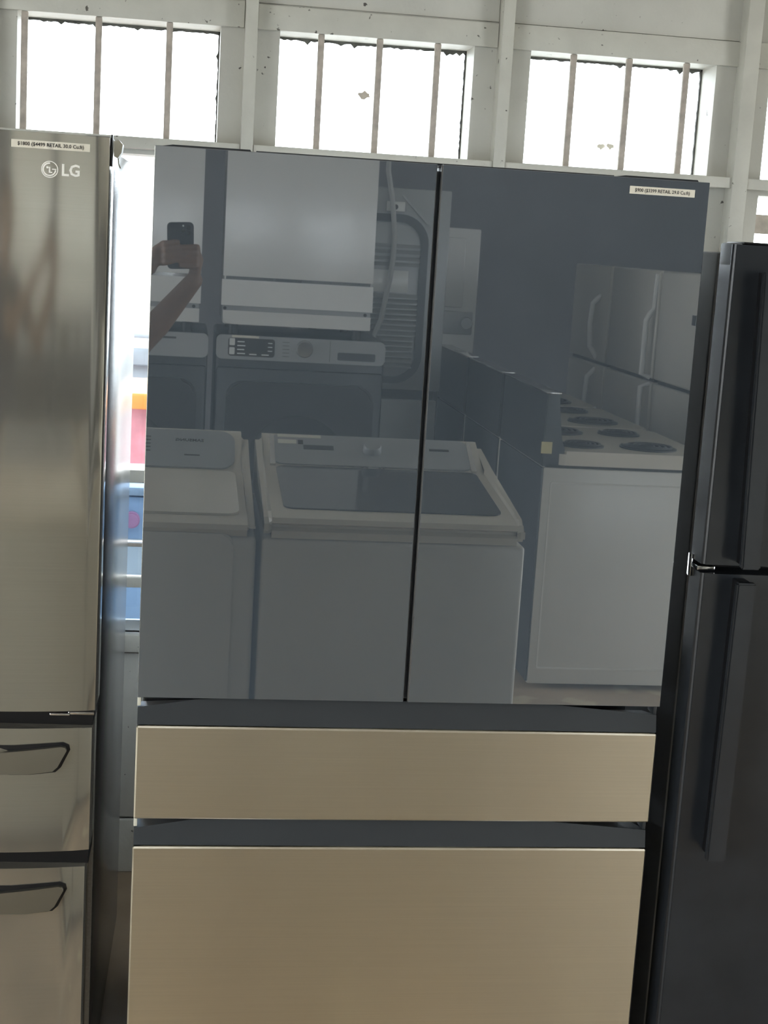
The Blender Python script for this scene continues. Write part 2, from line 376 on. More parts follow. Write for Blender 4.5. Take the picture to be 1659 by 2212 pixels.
def drawer(zt, zb, znext, name, label):
    d = box(name, 0.003, FW - 0.003, 0.012, 0.10, zb + 0.001, zt - 0.001, 'dark_plastic', t, bev=0.002)
    d['label'] = label
    box('steel_panel', 0.0, FW, 0.0, 0.012, zb, zt, 'steel', d, bev=0.0026, seg=1)
    # grip scoop between this drawer and what is above: face dips at both ends
    z0, h = zt + 0.0015, znext - zt - 0.0015
    poly = [(0.001, z0), (FW - 0.001, z0), (FW - 0.001, z0 + h * 0.62), (0.80, z0 + h * 0.79), (0.70, z0 + h * 0.94), (0.2, z0 + h * 0.94), (0.10, z0 + h * 0.88), (0.001, z0 + h * 0.58)]
    bm = bmesh.new()
    A = []; B = []; Cc = []
    for (x, z) in poly:
        A.append(bm.verts.new((x, 0.006 + 0.010 * (z - z0) / h, z)))
    top = poly[2:]
    bm.faces.new(A)
    Bk = [bm.verts.new((x, 0.095, z0 + h * 0.25)) for (x, z) in top]
    for k in range(len(top) - 1): bm.faces.new((A[2 + k], A[3 + k], Bk[k + 1], Bk[k]))
    lo = [bm.verts.new((0.001, 0.095, z0)), bm.verts.new((FW - 0.001, 0.095, z0))]
    bm.faces.new((A[0], A[7], Bk[-1], lo[0])); bm.faces.new((A[1], lo[1], Bk[0], A[2])); bm.faces.new((A[0], lo[0], lo[1], A[1])); bm.faces.new([lo[0]] + Bk[::-1] + [lo[1]])
    link('grip_scoop', bm, 'dark_plastic', d, smooth=False)
    box('lip', 0.012, FW - 0.012, 0.0075, 0.016, zt + 0.0005, zt + 0.0055, 'lghandle', d, bev=0.0012)
    for xa in (0.0, FW - 0.006):
        box('end_cap', xa, xa + 0.006, 0.016, 0.05, z0 + h * 0.60, z0 + h * 0.93, 'clear_plastic_lit_cap' if xa == 0 else 'dark_plastic', d, bev=0.001)  # left cap is pale: window light on the facet put into its colour
drawer(0.7914, 0.6268, 0.842, 'middle_drawer', 'shallow beige brushed steel drawer')
drawer(0.5760, 0.075, 0.6268, 'freezer_drawer', 'tall beige brushed steel freezer drawer')
box('toe_kick', 0.01, FW - 0.01, 0.03, 0.10, 0.005, 0.07, 'black', t, bev=0.002)
for fx in (0.06, FW - 0.06):
    for fy in (0.16, 0.68): disc_obj('foot', (fx, fy, 0.015), 'z', 0.02, 0.03, 'black', t)
lb = box('price_label', 0.7725, 0.8835, -0.0006, 0.0, 1.719, 1.7315, 'label', t, bev=0)
text('lettering', '$900 ($3399 RETAIL 29.0 Cu.ft)', (0.828, -0.0008, 1.7252), 0.0078, 'ink', lb, width=0.0935, bold=0.0001, depth=0.0001)

# ================================================================== STEEL FRIDGE (left)
t = thing('steel_refrigerator', (-0.069, 0.0, 0), 'dark brushed steel fridge with bowed doors at the left edge', 'refrigerator', rz=math.radians(-1.37))
LW = 0.912
def bow(x):
    if x > -0.19: return (x + 0.19) ** 2 / 2 - 0.0181
    if x < -LW + 0.19: return (x + LW - 0.19) ** 2 / 2 - 0.0181
    return -0.0181
def bowed(name, x0, x1, z0, z1, m, parent, back=0.09, front=0.0, nx=40):
    bm = bmesh.new()
    xs = [x0 + (x1 - x0) * k / nx for k in range(nx + 1)]
    poly = [(x0, back)] + [(x, bow(x) + front) for x in xs] + [(x1, back)]
    # soft corner at the outer right edge
    prism(bm, poly, 'z', z0, z1)
    es = [e for e in bm.edges if abs(e.verts[0].co.z - e.verts[1].co.z) < 1e-6 and max(v.co.y for v in e.verts) < back - 0.001]
    es += [e for e in bm.edges if abs(e.verts[0].co.x - e.verts[1].co.x) < 1e-6 and abs(e.verts[0].co.y - e.verts[1].co.y) < 1e-6 and e.verts[0].co.y < back - 0.001 and (abs(e.verts[0].co.x - x1) < 1e-6 or abs(e.verts[0].co.x - x0) < 1e-6)]
    bmesh.ops.bevel(bm, geom=es, offset=0.0022, segments=2, affect='EDGES', profile=0.5)
    return link(name, bm, m, parent)
box('cabinet', -LW + 0.004, -0.003, 0.098, 0.88, 0.03, 1.740, 'cab_grey', t, bev=0.004)
dr = bowed('door', -0.4535, 0.0, 0.818, 1.752, 'lgsteel', t)
bowed('door', -LW, -0.4585, 0.818, 1.752, 'lgsteel', t)
box('gasket', -LW + 0.02, -0.006, 0.0885, 0.0995, 0.83, 1.735, 'black', t, bev=0.001)
box('gap_strip', -LW + 0.01, -0.004, 0.012, 0.10, 0.788, 0.819, 'black', t, bev=0.001)
box('gap_strip', -LW + 0.01, -0.006, 0.012, 0.10, 0.541, 0.572, 'black', t, bev=0.001)
box('hinge_pin', -0.045, -0.002, 0.008, 0.05, 0.807, 0.812, 'chrome', t, bev=0.001)
box('hinge_pin', -0.075, -0.042, 0.004, 0.04, 0.806, 0.810, 'chrome', t, bev=0.001)
for (za, zb_, hz) in ((0.571, 0.7885, 0.0), (0.06, 0.542, -0.248)):
    d = bowed('drawer', -LW, -0.004 if hz == 0 else -0.010, za, zb_, 'lgsteel', t)
    # handle: outline in x (local), z
    def dens(poly, n=5):
        out = []
        for a, b in zip(poly, poly[1:] + poly[:1]):
            for k in range(n): out.append((a[0] + (b[0] - a[0]) * k / n, a[1] + (b[1] - a[1]) * k / n))
        return out
    bar = [(-0.80, 0.704), (-0.105, 0.712), (-0.066, 0.7165), (-0.058, 0.724), (-0.044, 0.7515), (-0.0465, 0.7575), (-0.053, 0.7590), (-0.155, 0.7490), (-0.80, 0.7490)]
    rim = [(-0.81, 0.700), (-0.105, 0.7085), (-0.062, 0.7125), (-0.053, 0.721), (-0.0385, 0.7515), (-0.0405, 0.7600), (-0.050, 0.7645), (-0.13, 0.7600), (-0.81, 0.760)]
    bm = bmesh.new(); prism(bm, dens([(x, z + hz) for x, z in rim]), 'y', -0.0015, 0.01, fn=lambda p: bow(p[0])); link('handle_recess', bm, 'black', d)
    bm = bmesh.new(); prism(bm, dens([(x, z + hz) for x, z in bar]), 'y', -0.010, 0.0, fn=lambda p: bow(p[0])); link('handle', bm, 'lghandle', d)
# hinge cover and clip at the top corner
hc = box('hinge_cover', -0.045, -0.004, 0.07, 0.16, 1.7525, 1.757, 'dark_plastic', t, bev=0.004)
box('corner_bracket', 0.0005, 0.0035, 0.006, 0.022, 1.708, 1.757, 'black', t, bev=0.001)
bm = bmesh.new(); prism(bm, [(0.004, 1.725), (0.010, 1.722), (0.016, 1.731), (0.0175, 1.744), (0.011, 1.751), (0.004, 1.748)], 'y', 0.03, 0.06); link('hinge_clip', bm, 'clear_plastic_lit_cap', t)
tube_obj('clip_wire', [(0.010, 0.045, 1.723), (0.011, 0.045, 1.714), (0.014, 0.045, 1.707)], 0.0011, 'clear_plastic_lit_cap', t, n=6)
bm = bmesh.new()
for q in range(10):
    xa, xb = -0.149 + 0.01185 * q, -0.149 + 0.01185 * (q + 1)
    prism(bm, [(xa, 1.7272), (xb, 1.7272), (xb, 1.7390), (xa, 1.7390)], 'y', -0.0008, 0.0, fn=lambda p: bow(p[0]))
bmesh.ops.remove_doubles(bm, verts=bm.verts, dist=1e-5)
lb = link('price_label', bm, 'label', t)
tx = text('lettering', '$1800 ($4499 RETAIL 30.0 Cu.ft)', (-0.0895, 0, 1.7331), 0.0078, 'ink', lb, width=0.100, bold=0.0001, depth=0.0001)
for v in tx.data.vertices: v.co.y += bow(v.co.x) - 0.0011
# maker's mark: ring emblem and two letters
bm = bmesh.new()
ex, ez, er = -0.0905, 1.6968, 0.0127
def arc(bm, cx, cz, r, a0, a1, wd, n=40):
    pin = [(cx + (r - wd / 2) * math.cos(a), cz + (r - wd / 2) * math.sin(a)) for a in [math.radians(a0 + (a1 - a0) * k / n) for k in range(n + 1)]]
    pout = [(cx + (r + wd / 2) * math.cos(a), cz + (r + wd / 2) * math.sin(a)) for a in [math.radians(a0 + (a1 - a0) * k / n) for k in range(n + 1)]]
    for k in range(n): prism(bm, [pin[k], pin[k + 1], pout[k + 1], pout[k]], 'y', -0.0012, 0.0)
arc(bm, ex, ez, er * 0.96, 0, 359.9, er * 0.10)
arc(bm, ex - 0.0004, ez, er * 0.74, 85, 355, er * 0.17)
for (x0, x1, z0, z1) in ((-0.10, 0.08, -0.42, 0.30), (-0.10, 0.32, -0.42, -0.28), (0.28, 0.80, -0.02, 0.10)):
    prism(bm, [(ex + x0 * er, ez + z0 * er), (ex + x1 * er, ez + z0 * er), (ex + x1 * er, ez + z1 * er), (ex + x0 * er, ez + z1 * er)], 'y', -0.0012, 0)
disc(bm, (ex - 0.28 * er, -0.0006, ez + 0.22 * er), 'y', er * 0.14, 0.0012, 16)
for v in bm.verts: v.co.y += bow(v.co.x)
em = link('emblem', bm, 'silver', t, smooth=False); em['label'] = 'round silver emblem'
tx = text('logo_letters', 'LG', (-0.0585, 0, 1.6962), 0.0250, 'silver', t, width=0.0270, bold=0.0006, depth=0.0006)
for v in tx.data.vertices: v.co.y += bow(v.co.x) - 0.0007

# ================================================================== BLACK FRIDGE (right)
BX = 0.960
t = thing('black_refrigerator', (BX + 0.37, 0.35, 0), 'gloss black top-freezer fridge at the right edge', 'refrigerator')
box('cabinet', BX - 0.001, BX + 0.74, 0.072, 0.72, 0.03, 1.634, 'blackside', t, bev=0.006)
box('gasket', BX + 0.012, BX + 0.73, 0.062, 0.073, 0.08, 1.63, 'black', t, bev=0.001)
def bdoor(z0, z1):
    bm = bmesh.new()
    n = 24; poly = [(BX + 0.74, 0.063)]
    xs = [BX + 0.74 * k / n for k in range(n, -1, -1)]
    poly += [(x, 0.004 * ((x - BX - 0.37) / 0.37) ** 2 - 0.002) for x in xs] + [(BX, 0.063)]
    prism(bm, poly, 'z', z0, z1)
    es = [e for e in bm.edges if abs(e.verts[0].co.z - e.verts[1].co.z) > 1e-6 and min(abs(e.verts[0].co.x - BX), abs(e.verts[0].co.x - BX - 0.74)) < 1e-4 and e.verts[0].co.y < 0.01]
    bmesh.ops.bevel(bm, geom=es, offset=0.006, segments=3, affect='EDGES')
    return link('door', bm, 'blackfridge', t)
d1 = bdoor(1.100, 1.648); d1['label'] = 'short freezer door'
d2 = bdoor(0.08, 1.084); d2['label'] = 'tall fridge door'
def bhandle(z0, z1, par, x0a, x0b, wa, wb):
    """flat strip handle: left edge runs from x0b (bottom) to x0a (top), with a recessed web behind it"""
    bm = bmesh.new(); prism(bm, [(x0b, z0), (x0b + wb, z0), (x0a + wa, z1), (x0a, z1)], 'y', -0.052, -0.036)
    bmesh.ops.bevel(bm, geom=list(bm.edges), offset=0.003, segments=2, affect='EDGES')
    link('handle', bm, 'blackfridge', par)
    bm = bmesh.new(); prism(bm, [(x0b + 0.010, z0 + 0.002), (x0b + wb - 0.004, z0 + 0.002), (x0a + wa - 0.004, z1 - 0.002), (x0a + 0.010, z1 - 0.002)], 'y', -0.037, 0.001)
    link('handle_web', bm, 'black', par)
bhandle(1.104, 1.605, d1, 0.998, 1.011, 0.036, 0.034)
bhandle(0.575, 1.080, d2, 1.007, 1.002, 0.034, 0.036)
box('door_end_cap', BX - 0.0012, BX + 0.02, 0.010, 0.062, 1.612, 1.650, 'blackside', t, bev=0.004)
box('top_hinge', BX + 0.030, BX + 0.085, 0.035, 0.12, 1.6485, 1.653, 'black', t, bev=0.002)
box('centre_hinge', BX - 0.003, BX + 0.03, 0.018, 0.07, 1.086, 1.094, 'chrome', t, bev=0.002)
box('hinge_pin', BX - 0.004, BX - 0.0005, 0.05, 0.066, 1.068, 1.108, 'chrome', t, bev=0.001)
for fx in (BX + 0.06, BX + 0.68):
    for fy in (0.14, 0.66): disc_obj('foot', (fx, fy, 0.02), 'z', 0.02, 0.04, 'black', t)
box('toe_grille', BX + 0.01, BX + 0.73, 0.05, 0.075, 0.006, 0.075, 'black', t, bev=0.002)

# ================================================================== THE ROOM BEHIND THE CAMERA (seen in the glass doors)
def deck(bm, prof, x0, x1, inset=0.0):
    prism(bm, prof, 'x', x0, x1)
# ---- top-load washer with dark glass lid
t = thing('glass_lid_washer', (0.628, -1.75, 0), 'white top-load washer with smoked glass lid and knob, reflected in the glass doors', 'washer')
wx0, wx1, wy = 0.276, 0.976, -1.38
box('body', wx0, wx1, wy - 0.70, wy, 0.03, 0.842, 'white_sat', t, bev=0.012, seg=3)
bm = bmesh.new(); deck(bm, [(wy - 0.004, 0.843), (wy - 0.004, 0.862), (wy - 0.018, 0.870), (wy - 0.018, 0.876), (wy + 0.004, 0.884), (wy - 0.004, 0.897), (wy - 0.05, 0.906), (wy - 0.50, 0.958), (wy - 0.66, 1.030), (wy - 0.70, 1.026), (wy - 0.70, 0.843)], wx0 + 0.004, wx1 - 0.004)
es = [e for e in bm.edges if abs(e.verts[0].co.x - e.verts[1].co.x) < 1e-6]
bmesh.ops.bevel(bm, geom=es, offset=0.020, segments=3, affect='EDGES')
link('top_deck', bm, 'deck_white', t)
def onslope(y0, z0, y1, z1, x0, x1, th, poly_s):
    """plate lying on the slope from (y0,z0) to (y1,z1); poly_s given in (x, s) with s 0..1 along the slope"""
    bm = bmesh.new(); d = Vector((0, y1 - y0, z1 - z0)); n = Vector((0, -d.z, d.y)).normalized()
    if n.z < 0: n = -n
    A = [bm.verts.new(Vector((x, y0, z0)) + d * s - n * 0.004) for x, s in poly_s]
    B = [bm.verts.new(Vector((x, y0, z0)) + d * s + n * th) for x, s in poly_s]
    bm.faces.new(A); bm.faces.new(B[::-1])
    for i in range(len(A)): bm.faces.new((A[i], B[i], B[(i + 1) % len(A)], A[(i + 1) % len(A)]))
    return bm
def slope_poly(x0, x1, s0, s1, r, length):
    return [(x, z / length) for x, z in rrect(x0, x1, s0 * length, s1 * length, r)]
link('lid', onslope(wy - 0.05, 0.906, wy - 0.50, 0.958, 0, 0, 0.004, slope_poly(wx0 + 0.058, wx1 - 0.052, 0.05, 0.985, 0.03, 0.45)), 'lid_glass', t)
P0, P1 = (wy - 0.50, 0.958), (wy - 0.66, 1.030)
pn = link('control_panel', onslope(*P0, *P1, 0, 0, 0.005, slope_poly(wx0 + 0.052, wx1 - 0.056, 0.04, 0.97, 0.03, 0.175)), 'wgrey', t)
pd = Vector((0, P1[0] - P0[0], P1[1] - P0[1])); pnrm = Vector((0, -pd.z, pd.y)).normalized(); pnrm = pnrm if pnrm.z > 0 else -pnrm
def on_panel(x, s, h): return Vector((x, P0[0], P0[1])) + pd * s + pnrm * h
def knob(par, c, nrm, r, h, m, name='knob'):
    bm = bmesh.new(); tube(bm, [c, c + nrm * h * 0.8, c + nrm * h], [r, r * 0.96, r * 0.85], 24); return link(name, bm, m, par)
knob(t, on_panel(0.625, 0.52, 0.004), pnrm, 0.028, 0.022, 'wgrey')
for (x0, x1, s0, s1, m, nm) in ((0.345, 0.475, 0.86, 0.95, 'label', 'sticker'), (0.345, 0.40, 0.66, 0.78, 'label', 'sticker'), (0.405, 0.42, 0.66, 0.78, 'ink', 'sticker'), (0.42, 0.51, 0.50, 0.63, 'slate', 'display'), (0.80, 0.86, 0.60, 0.66, 'ink', 'logo_line')):
    link(nm, onslope(*P0, *P1, 0, 0, 0.0062, [(x0, s0), (x1, s0), (x1, s1), (x0, s1)]), m, pn)
for xs in (wx0 + 0.050, wx1 - 0.054):
    link('side_trim', onslope(*P0, *P1, 0, 0, 0.0075, [(xs - 0.008, 0.0), (xs + 0.008, 0.0), (xs + 0.008, 0.92), (xs - 0.004, 0.92)]), 'chrome', pn)
for xx in (0.588, 0.602, 0.64, 0.652): box('vent_light', xx - 0.003, xx + 0.003, wy - 0.498, wy - 0.492, 0.962, 0.965, 'chrome', t, bev=0)
for fx in (wx0 + 0.06, wx1 - 0.06):
    for fy in (wy - 0.06, wy - 0.64): disc_obj('foot', (fx, fy, 0.015), 'z', 0.02, 0.03, 'black', t)

# ---- top-load washer with white lid
t = thing('white_lid_washer', (-0.085, -1.75, 0), 'white top-load washer with plain white lid, left of the glass-lid washer in the reflection', 'washer')
vx0, vx1 = -0.435, 0.262
box('body', vx0, vx1, wy - 0.70, wy - 0.012, 0.03, 0.842, 'white_sat', t, bev=0.012, seg=3)
bm = bmesh.new(); prism(bm, rrect(vx0 + 0.06, 0.203, 0.06, 0.850, 0.03), 'y', wy - 0.02, wy); bmesh.ops.bevel(bm, geom=[e for e in bm.edges if all(abs(v.co.y - wy) < 1e-6 for v in e.verts)], offset=0.005, segments=2, affect='EDGES'); link('front_panel', bm, 'white_sat', t)
bm = bmesh.new(); deck(bm, [(wy - 0.012, 0.843), (wy + 0.004, 0.862), (wy + 0.004, 0.876), (wy - 0.02, 0.888), (wy - 0.50, 0.936), (wy - 0.65, 1.030), (wy - 0.70, 1.028), (wy - 0.70, 0.843)], vx0 + 0.003, vx1 - 0.003)
bmesh.ops.bevel(bm, geom=[e for e in bm.edges if abs(e.verts[0].co.x - e.verts[1].co.x) < 1e-6], offset=0.022, segments=3, affect='EDGES')
link('top_deck', bm, 'deck_white', t)
link('lid', onslope(wy - 0.03, 0.889, wy - 0.49, 0.935, 0, 0, 0.007, slope_poly(vx0 + 0.05, vx1 - 0.045, 0.02, 0.97, 0.04, 0.46)), 'deck_white', t)
P0, P1 = (wy - 0.50, 0.936), (wy - 0.65, 1.030)
pd = Vector((0, P1[0] - P0[0], P1[1] - P0[1])); pnrm = Vector((0, -pd.z, pd.y)).normalized(); pnrm = pnrm if pnrm.z > 0 else -pnrm
pn = link('control_panel', onslope(*P0, *P1, 0, 0, 0.006, slope_poly(vx0 + 0.04, vx1 - 0.045, 0.03, 0.98, 0.045, 0.177)), 'wgrey', t)
tx = text('logo_letters', 'SAMSUNG', (0, 0, 0), 0.016, 'ink', pn, face='+y', width=0.082, bold=0.0003)
rot = Matrix.Rotation(-(math.radians(90) - math.atan2(P1[1] - P0[1], P0[0] - P1[0])), 4, 'X').inverted()
pos = on_panel(0.085, 0.70, 0.0075) - ORG
for v in tx.data.vertices: v.co = (rot @ (v.co + ORG)) + pos
tx.data.update()
for k in range(5): link('mark', onslope(*P0, *P1, 0, 0, 0.0066, [(-0.05, 0.4 + k * 0.09), (-0.028, 0.4 + k * 0.09), (-0.028, 0.42 + k * 0.09), (-0.05, 0.42 + k * 0.09)]), 'ink', pn)
link('mark', onslope(*P0, *P1, 0, 0, 0.0066, [(0.07, 0.32), (0.115, 0.32), (0.115, 0.345), (0.07, 0.345)]), 'ink', pn)
knob(t, on_panel(-0.14, 0.5, 0.004), pnrm, 0.028, 0.022, 'wgrey')
for fx in (vx0 + 0.06, vx1 - 0.06):
    for fy in (wy - 0.07, wy - 0.64): disc_obj('foot', (fx, fy, 0.015), 'z', 0.02, 0.03, 'black', t)

# ---- front-load machines with plain white units stacked on them
def front_loader(x0, x1, label, detail):
    y = -3.75
    t = thing('front_load_washer', ((x0 + x1) / 2, y - 0.35, 0), label, 'washer', 'dark front-load machines behind the camera')
    box('pedestal', x0 + 0.005, x1 - 0.005, y - 0.66, y - 0.015, 0.02, 0.215, 'slate', t, bev=0.006)
    box('body', x0, x1, y - 0.68, y - 0.012, 0.215, 1.207, 'slate', t, bev=0.012, seg=3)
    bm = bmesh.new(); prism(bm, rrect(x0, x1, 1.108, 1.206, 0.022), 'y', y - 0.02, y + 0.012)
    bmesh.ops.bevel(bm, geom=[e for e in bm.edges if all(abs(v.co.y - y - 0.012) < 1e-6 for v in e.verts)], offset=0.006, segments=2, affect='EDGES')
    p = link('control_panel', bm, 'wgrey' if detail else 'galv', t)
    cx = (x0 + x1) / 2
    box('front_frame', x0 + 0.004, x1 - 0.004, y - 0.012, y + 0.004, 0.24, 1.075, 'slate', t, bev=0.012)
    bm = bmesh.new(); prism(bm, rrect(x0 + 0.045, x1 - 0.04, 0.36, 1.022, 0.07), 'y', y + 0.003, y + 0.034)
    bmesh.ops.bevel(bm, geom=[e for e in bm.edges if all(abs(v.co.y - y - 0.034) < 1e-6 for v in e.verts)], offset=0.014, segments=3, affect='EDGES')
    dd = link('door', bm, 'dark_plastic', t)
    disc_obj('door_window', (cx, y + 0.035, 0.68), 'y', 0.21, 0.01, 'lid_glass', dd, bev=0.003)
    box('door_handle', x0 + 0.075, x0 + 0.095, y + 0.034, y + 0.045, 0.60, 0.78, 'chrome', dd, bev=0.004)
    if detail:
        bm = bmesh.new(); prism(bm, rrect(x0 + 0.048, x0 + 0.238, 1.122, 1.196, 0.012), 'y', y + 0.011, y + 0.0145); link('display', bm, 'ink', p)
        for z in (1.165, 1.128):
            bm = bmesh.new(); prism(bm, rrect(x0 + 0.053, x0 + 0.075, z, z + 0.029, 0.004), 'y', y + 0.014, y + 0.016); link('button', bm, 'white', p)
        for k in range(4): box('display_text', x0 + 0.085, x0 + 0.118 - 0.004 * (k % 2), y + 0.0144, y + 0.0152, 1.131 + 0.016 * k, 1.135 + 0.016 * k, 'silver', p, bev=0)
        for k in range(2): box('display_text', x0 + 0.135 + 0.05 * k, x0 + 0.165 + 0.05 * k, y + 0.0144, y + 0.0152, 1.129, 1.133, 'silver', p, bev=0)
        for k in range(3): box('display_text', x0 + 0.21, x0 + 0.228, y + 0.0144, y + 0.0152, 1.146 + 0.016 * k, 1.149 + 0.016 * k, 'silver', p, bev=0)
        kb = knob(p, Vector((x0 + 0.36, y + 0.012, 1.163)), Vector((0, 1, 0)), 0.036, 0.026, 'chrome')
        bm = bmesh.new(); prism(bm, rrect(x0 + 0.498, x0 + 0.655, 1.124, 1.156, 0.006), 'y', y + 0.011, y + 0.014); link('dispenser_grip', bm, 'slate', p)
        box('seam', x0 + 0.465, x0 + 0.4665, y + 0.0115, y + 0.0128, 1.115, 1.20, 'slate', p, bev=0)
        box('sticker', x0 + 0.062, x0 + 0.172, y + 0.004, y + 0.0135, 1.197, 1.2062, 'label', p, bev=0)
        for k in range(5): box('cycle_mark', x0 + 0.27, x0 + 0.298, y + 0.0115, y + 0.0128, 1.128 + 0.0145 * k, 1.130 + 0.0145 * k, 'slate', p, bev=0)
    else:
        box('logo_line', x1 - 0.20, x1 - 0.13, y + 0.0115, y + 0.0128, 1.180, 1.188, 'slate', p, bev=0)
    return t
front_loader(0.190, 0.886, 'dark front-load machine with black display and silver knob, reflected behind the glass-lid washer', True)
front_loader(-0.540, 0.157, 'dark front-load machine with pale blank control panel, reflected beneath the raised arm', False)
def plain_unit(x0, x1, label):
    y = -3.75; z0 = 1.207
    t = thing('white_appliance', ((x0 + x1) / 2, y - 0.3, z0), label, 'appliance', 'plain white units stacked on front-load machines')
    box('body', x0 + 0.004, x1 - 0.004, y - 0.62, y - 0.02, z0 + 0.040, 2.06, 'white', t, bev=0.010)
    bm = bmesh.new(); prism(bm, [(y - 0.019, 1.443), (y, 1.443), (y - 0.016, 2.055), (y - 0.0195, 2.055)], 'x', x0, x1)
    bmesh.ops.bevel(bm, geom=list(bm.edges), offset=0.0015, segments=2, affect='EDGES'); link('main_panel', bm, 'unit_white', t)
    box('slot', x0 + 0.012, x1 - 0.010, y - 0.019, y - 0.008, 1.430, 1.443, 'chrome', t, bev=0)
    box('slot_cover', x0 + 0.215, x0 + 0.32, y - 0.010, y - 0.004, 1.431, 1.442, 'slate', t, bev=0)
    bm = bmesh.new(); prism(bm, [(y - 0.018, 1.430), (y + 0.002, 1.4295), (y + 0.012, 1.326), (y - 0.018, 1.326)], 'x', x0 - 0.004, x1 + 0.002); link('lower_panel', bm, 'white', t)
    box('recess', x0 + 0.002, x1 - 0.004, y - 0.020, y - 0.010, 1.300, 1.326, 'galv', t, bev=0)
    bm = bmesh.new(); prism(bm, rrect(x0 + 0.004, x1 - 0.002, 1.250, 1.305, 0.035, corners=(0, 0, 1, 0)), 'y', y - 0.02, y - 0.001); link('base_panel', bm, 'white', t)
    for xx in (x0 + 0.012, x1 - 0.025):
        disc_obj('screw', (xx, y - 0.0085, 1.313), 'y', 0.007, 0.006, 'slate', t, n=12)
    for fx in (x0 + 0.05, x1 - 0.05):
        for fy in (y - 0.06, y - 0.55): disc_obj('foot', (fx, fy, z0 + 0.0205), 'z', 0.02, 0.041, 'black', t)
    return t
plain_unit(0.207, 0.820, 'plain white boxy unit with narrow lower flap, stacked on the machine with the silver knob')
plain_unit(-0.500, 0.118, 'plain white boxy unit behind the raised phone, stacked on the blank-panel machine')

# ---- unit seen from behind with louvred back panel
k = (2.455 + 4.45) / (2.455 + 4.0)
def LV(x, z): return (0.0547 + (x - 0.0547) * k, 1.6176 + (z - 1.6176) * k)
t = thing('louvred_appliance', (0.92, -4.8, 0), 'grey metal appliance back with rows of louvres, reflected beside the stacked white unit', 'appliance')
box('lower_body', 0.60, 1.235, -5.1, -4.45, 0.02, 0.90, 'galv', t, bev=0.006)
box('body', 0.585, 1.245, -5.1, -4.45, 0.945, 1.86, 'galv', t, bev=0.006)
box('gap_strip', 0.61, 1.22, -5.05, -4.47, 0.90, 0.945, 'black', t, bev=0)
yb = -4.45
def ring(bm, outer, inner, y0, y1):
    n = len(outer)
    def R(p, y): return [bm.verts.new((a, y, b)) for a, b in p]
    o0, o1, i0, i1 = R(outer, y0), R(outer, y1), R(inner, y0), R(inner, y1)
    for j in range(n):
        q = (j + 1) % n
        bm.faces.new((o0[j], o0[q], o1[q], o1[j])); bm.faces.new((i0[q], i0[j], i1[j], i1[q])); bm.faces.new((o1[j], o1[q], i1[q], i1[j])); bm.faces.new((o0[q], o0[j], i0[j], i0[q]))
gx0, gz0 = 0.62, 0.955; (gx1, gz1) = LV(1.078, 1.735)
bm = bmesh.new(); ring(bm, rrect(gx0, gx1, gz0 + 0.02, gz1, 0.13, 8), rrect(gx0 + 0.035, gx1 - 0.035, gz0 + 0.05, gz1 - 0.035, 0.10, 8), yb - 0.002, yb + 0.012)
link('pressed_rim', bm, 'slate', t)
lm = None
zs = [1.600, 1.575, 1.547, 1.522] + [1.390 - 0.0228 * j for j in range(14)]
for j, z in enumerate(zs):
    (lx1, lz) = LV(1.045 - (0.01 if j > 11 else 0), z); lx0 = 0.68
    bm = bmesh.new(); prism(bm, [(yb, lz + 0.011), (yb + 0.016, lz - 0.006), (yb + 0.016, lz - 0.009), (yb, lz - 0.009)], 'x', lx0, lx1)
    link('louvre', bm, 'galv', t)
box('cover_plate', 0.70, LV(1.0, 0)[0], yb, yb + 0.006, LV(0, 1.405)[1], LV(0, 1.50)[1], 'white', t, bev=0.002)
bm = bmesh.new(); a = LV(0.95, 1.815); b = LV(1.065, 1.70); prism(bm, [(a[0], a[1]), (a[0] + 0.012, a[1]), (b[0] + 0.012, b[1]), (b[0], b[1])], 'y', yb, yb + 0.006); link('pressed_rib', bm, 'galv', t)
a = LV(0.925, 1.745); box('terminal_box', a[0] - 0.04, a[0] + 0.045, yb, yb + 0.02, a[1], a[1] + 0.045, 'white', t, bev=0.004)
disc_obj('terminal', (a[0], yb + 0.022, a[1] + 0.02), 'y', 0.012, 0.01, 'slate', t)
tb = [LV(0.882, 2.05), LV(0.882, 1.91), LV(0.905, 1.80), LV(0.925, 1.66), LV(0.925, 1.56), LV(0.915, 1.46), LV(0.90, 1.37), LV(0.888, 1.29), LV(0.86, 1.22)]
world()
o = tube_obj('drain_hose', [(x, -4.40, z) for x, z in tb] + [(0.905, -4.40, 1.0)], 0.012, 'hose'); tag(o, 'pale grey hose hanging down in front of the louvred metal back', 'hose')

# ---- tall white unit with a knob, deep in the room
t = thing('tall_laundry_unit', (1.24, -5.7, 0), 'tall white unit with a round knob, dim at the back of the reflection', 'appliance')
box('body', 0.92, 1.578, -6.1, -5.4, 0.02, 1.71, 'white', t, bev=0.01)
box('upper_door', 0.96, 1.50, -5.4, -5.385, 1.30, 1.66, 'white', t, bev=0.008)
box('control_strip', 0.94, 1.56, -5.4, -5.388, 1.16, 1.28, 'galv', t, bev=0.006)
knob(t, Vector((1.525, -5.388, 1.22)), Vector((0, 1, 0)), 0.034, 0.025, 'wgrey')
box('front_panel', 0.96, 1.54, -5.4, -5.388, 0.12, 1.02, 'slate', t, bev=0.008)

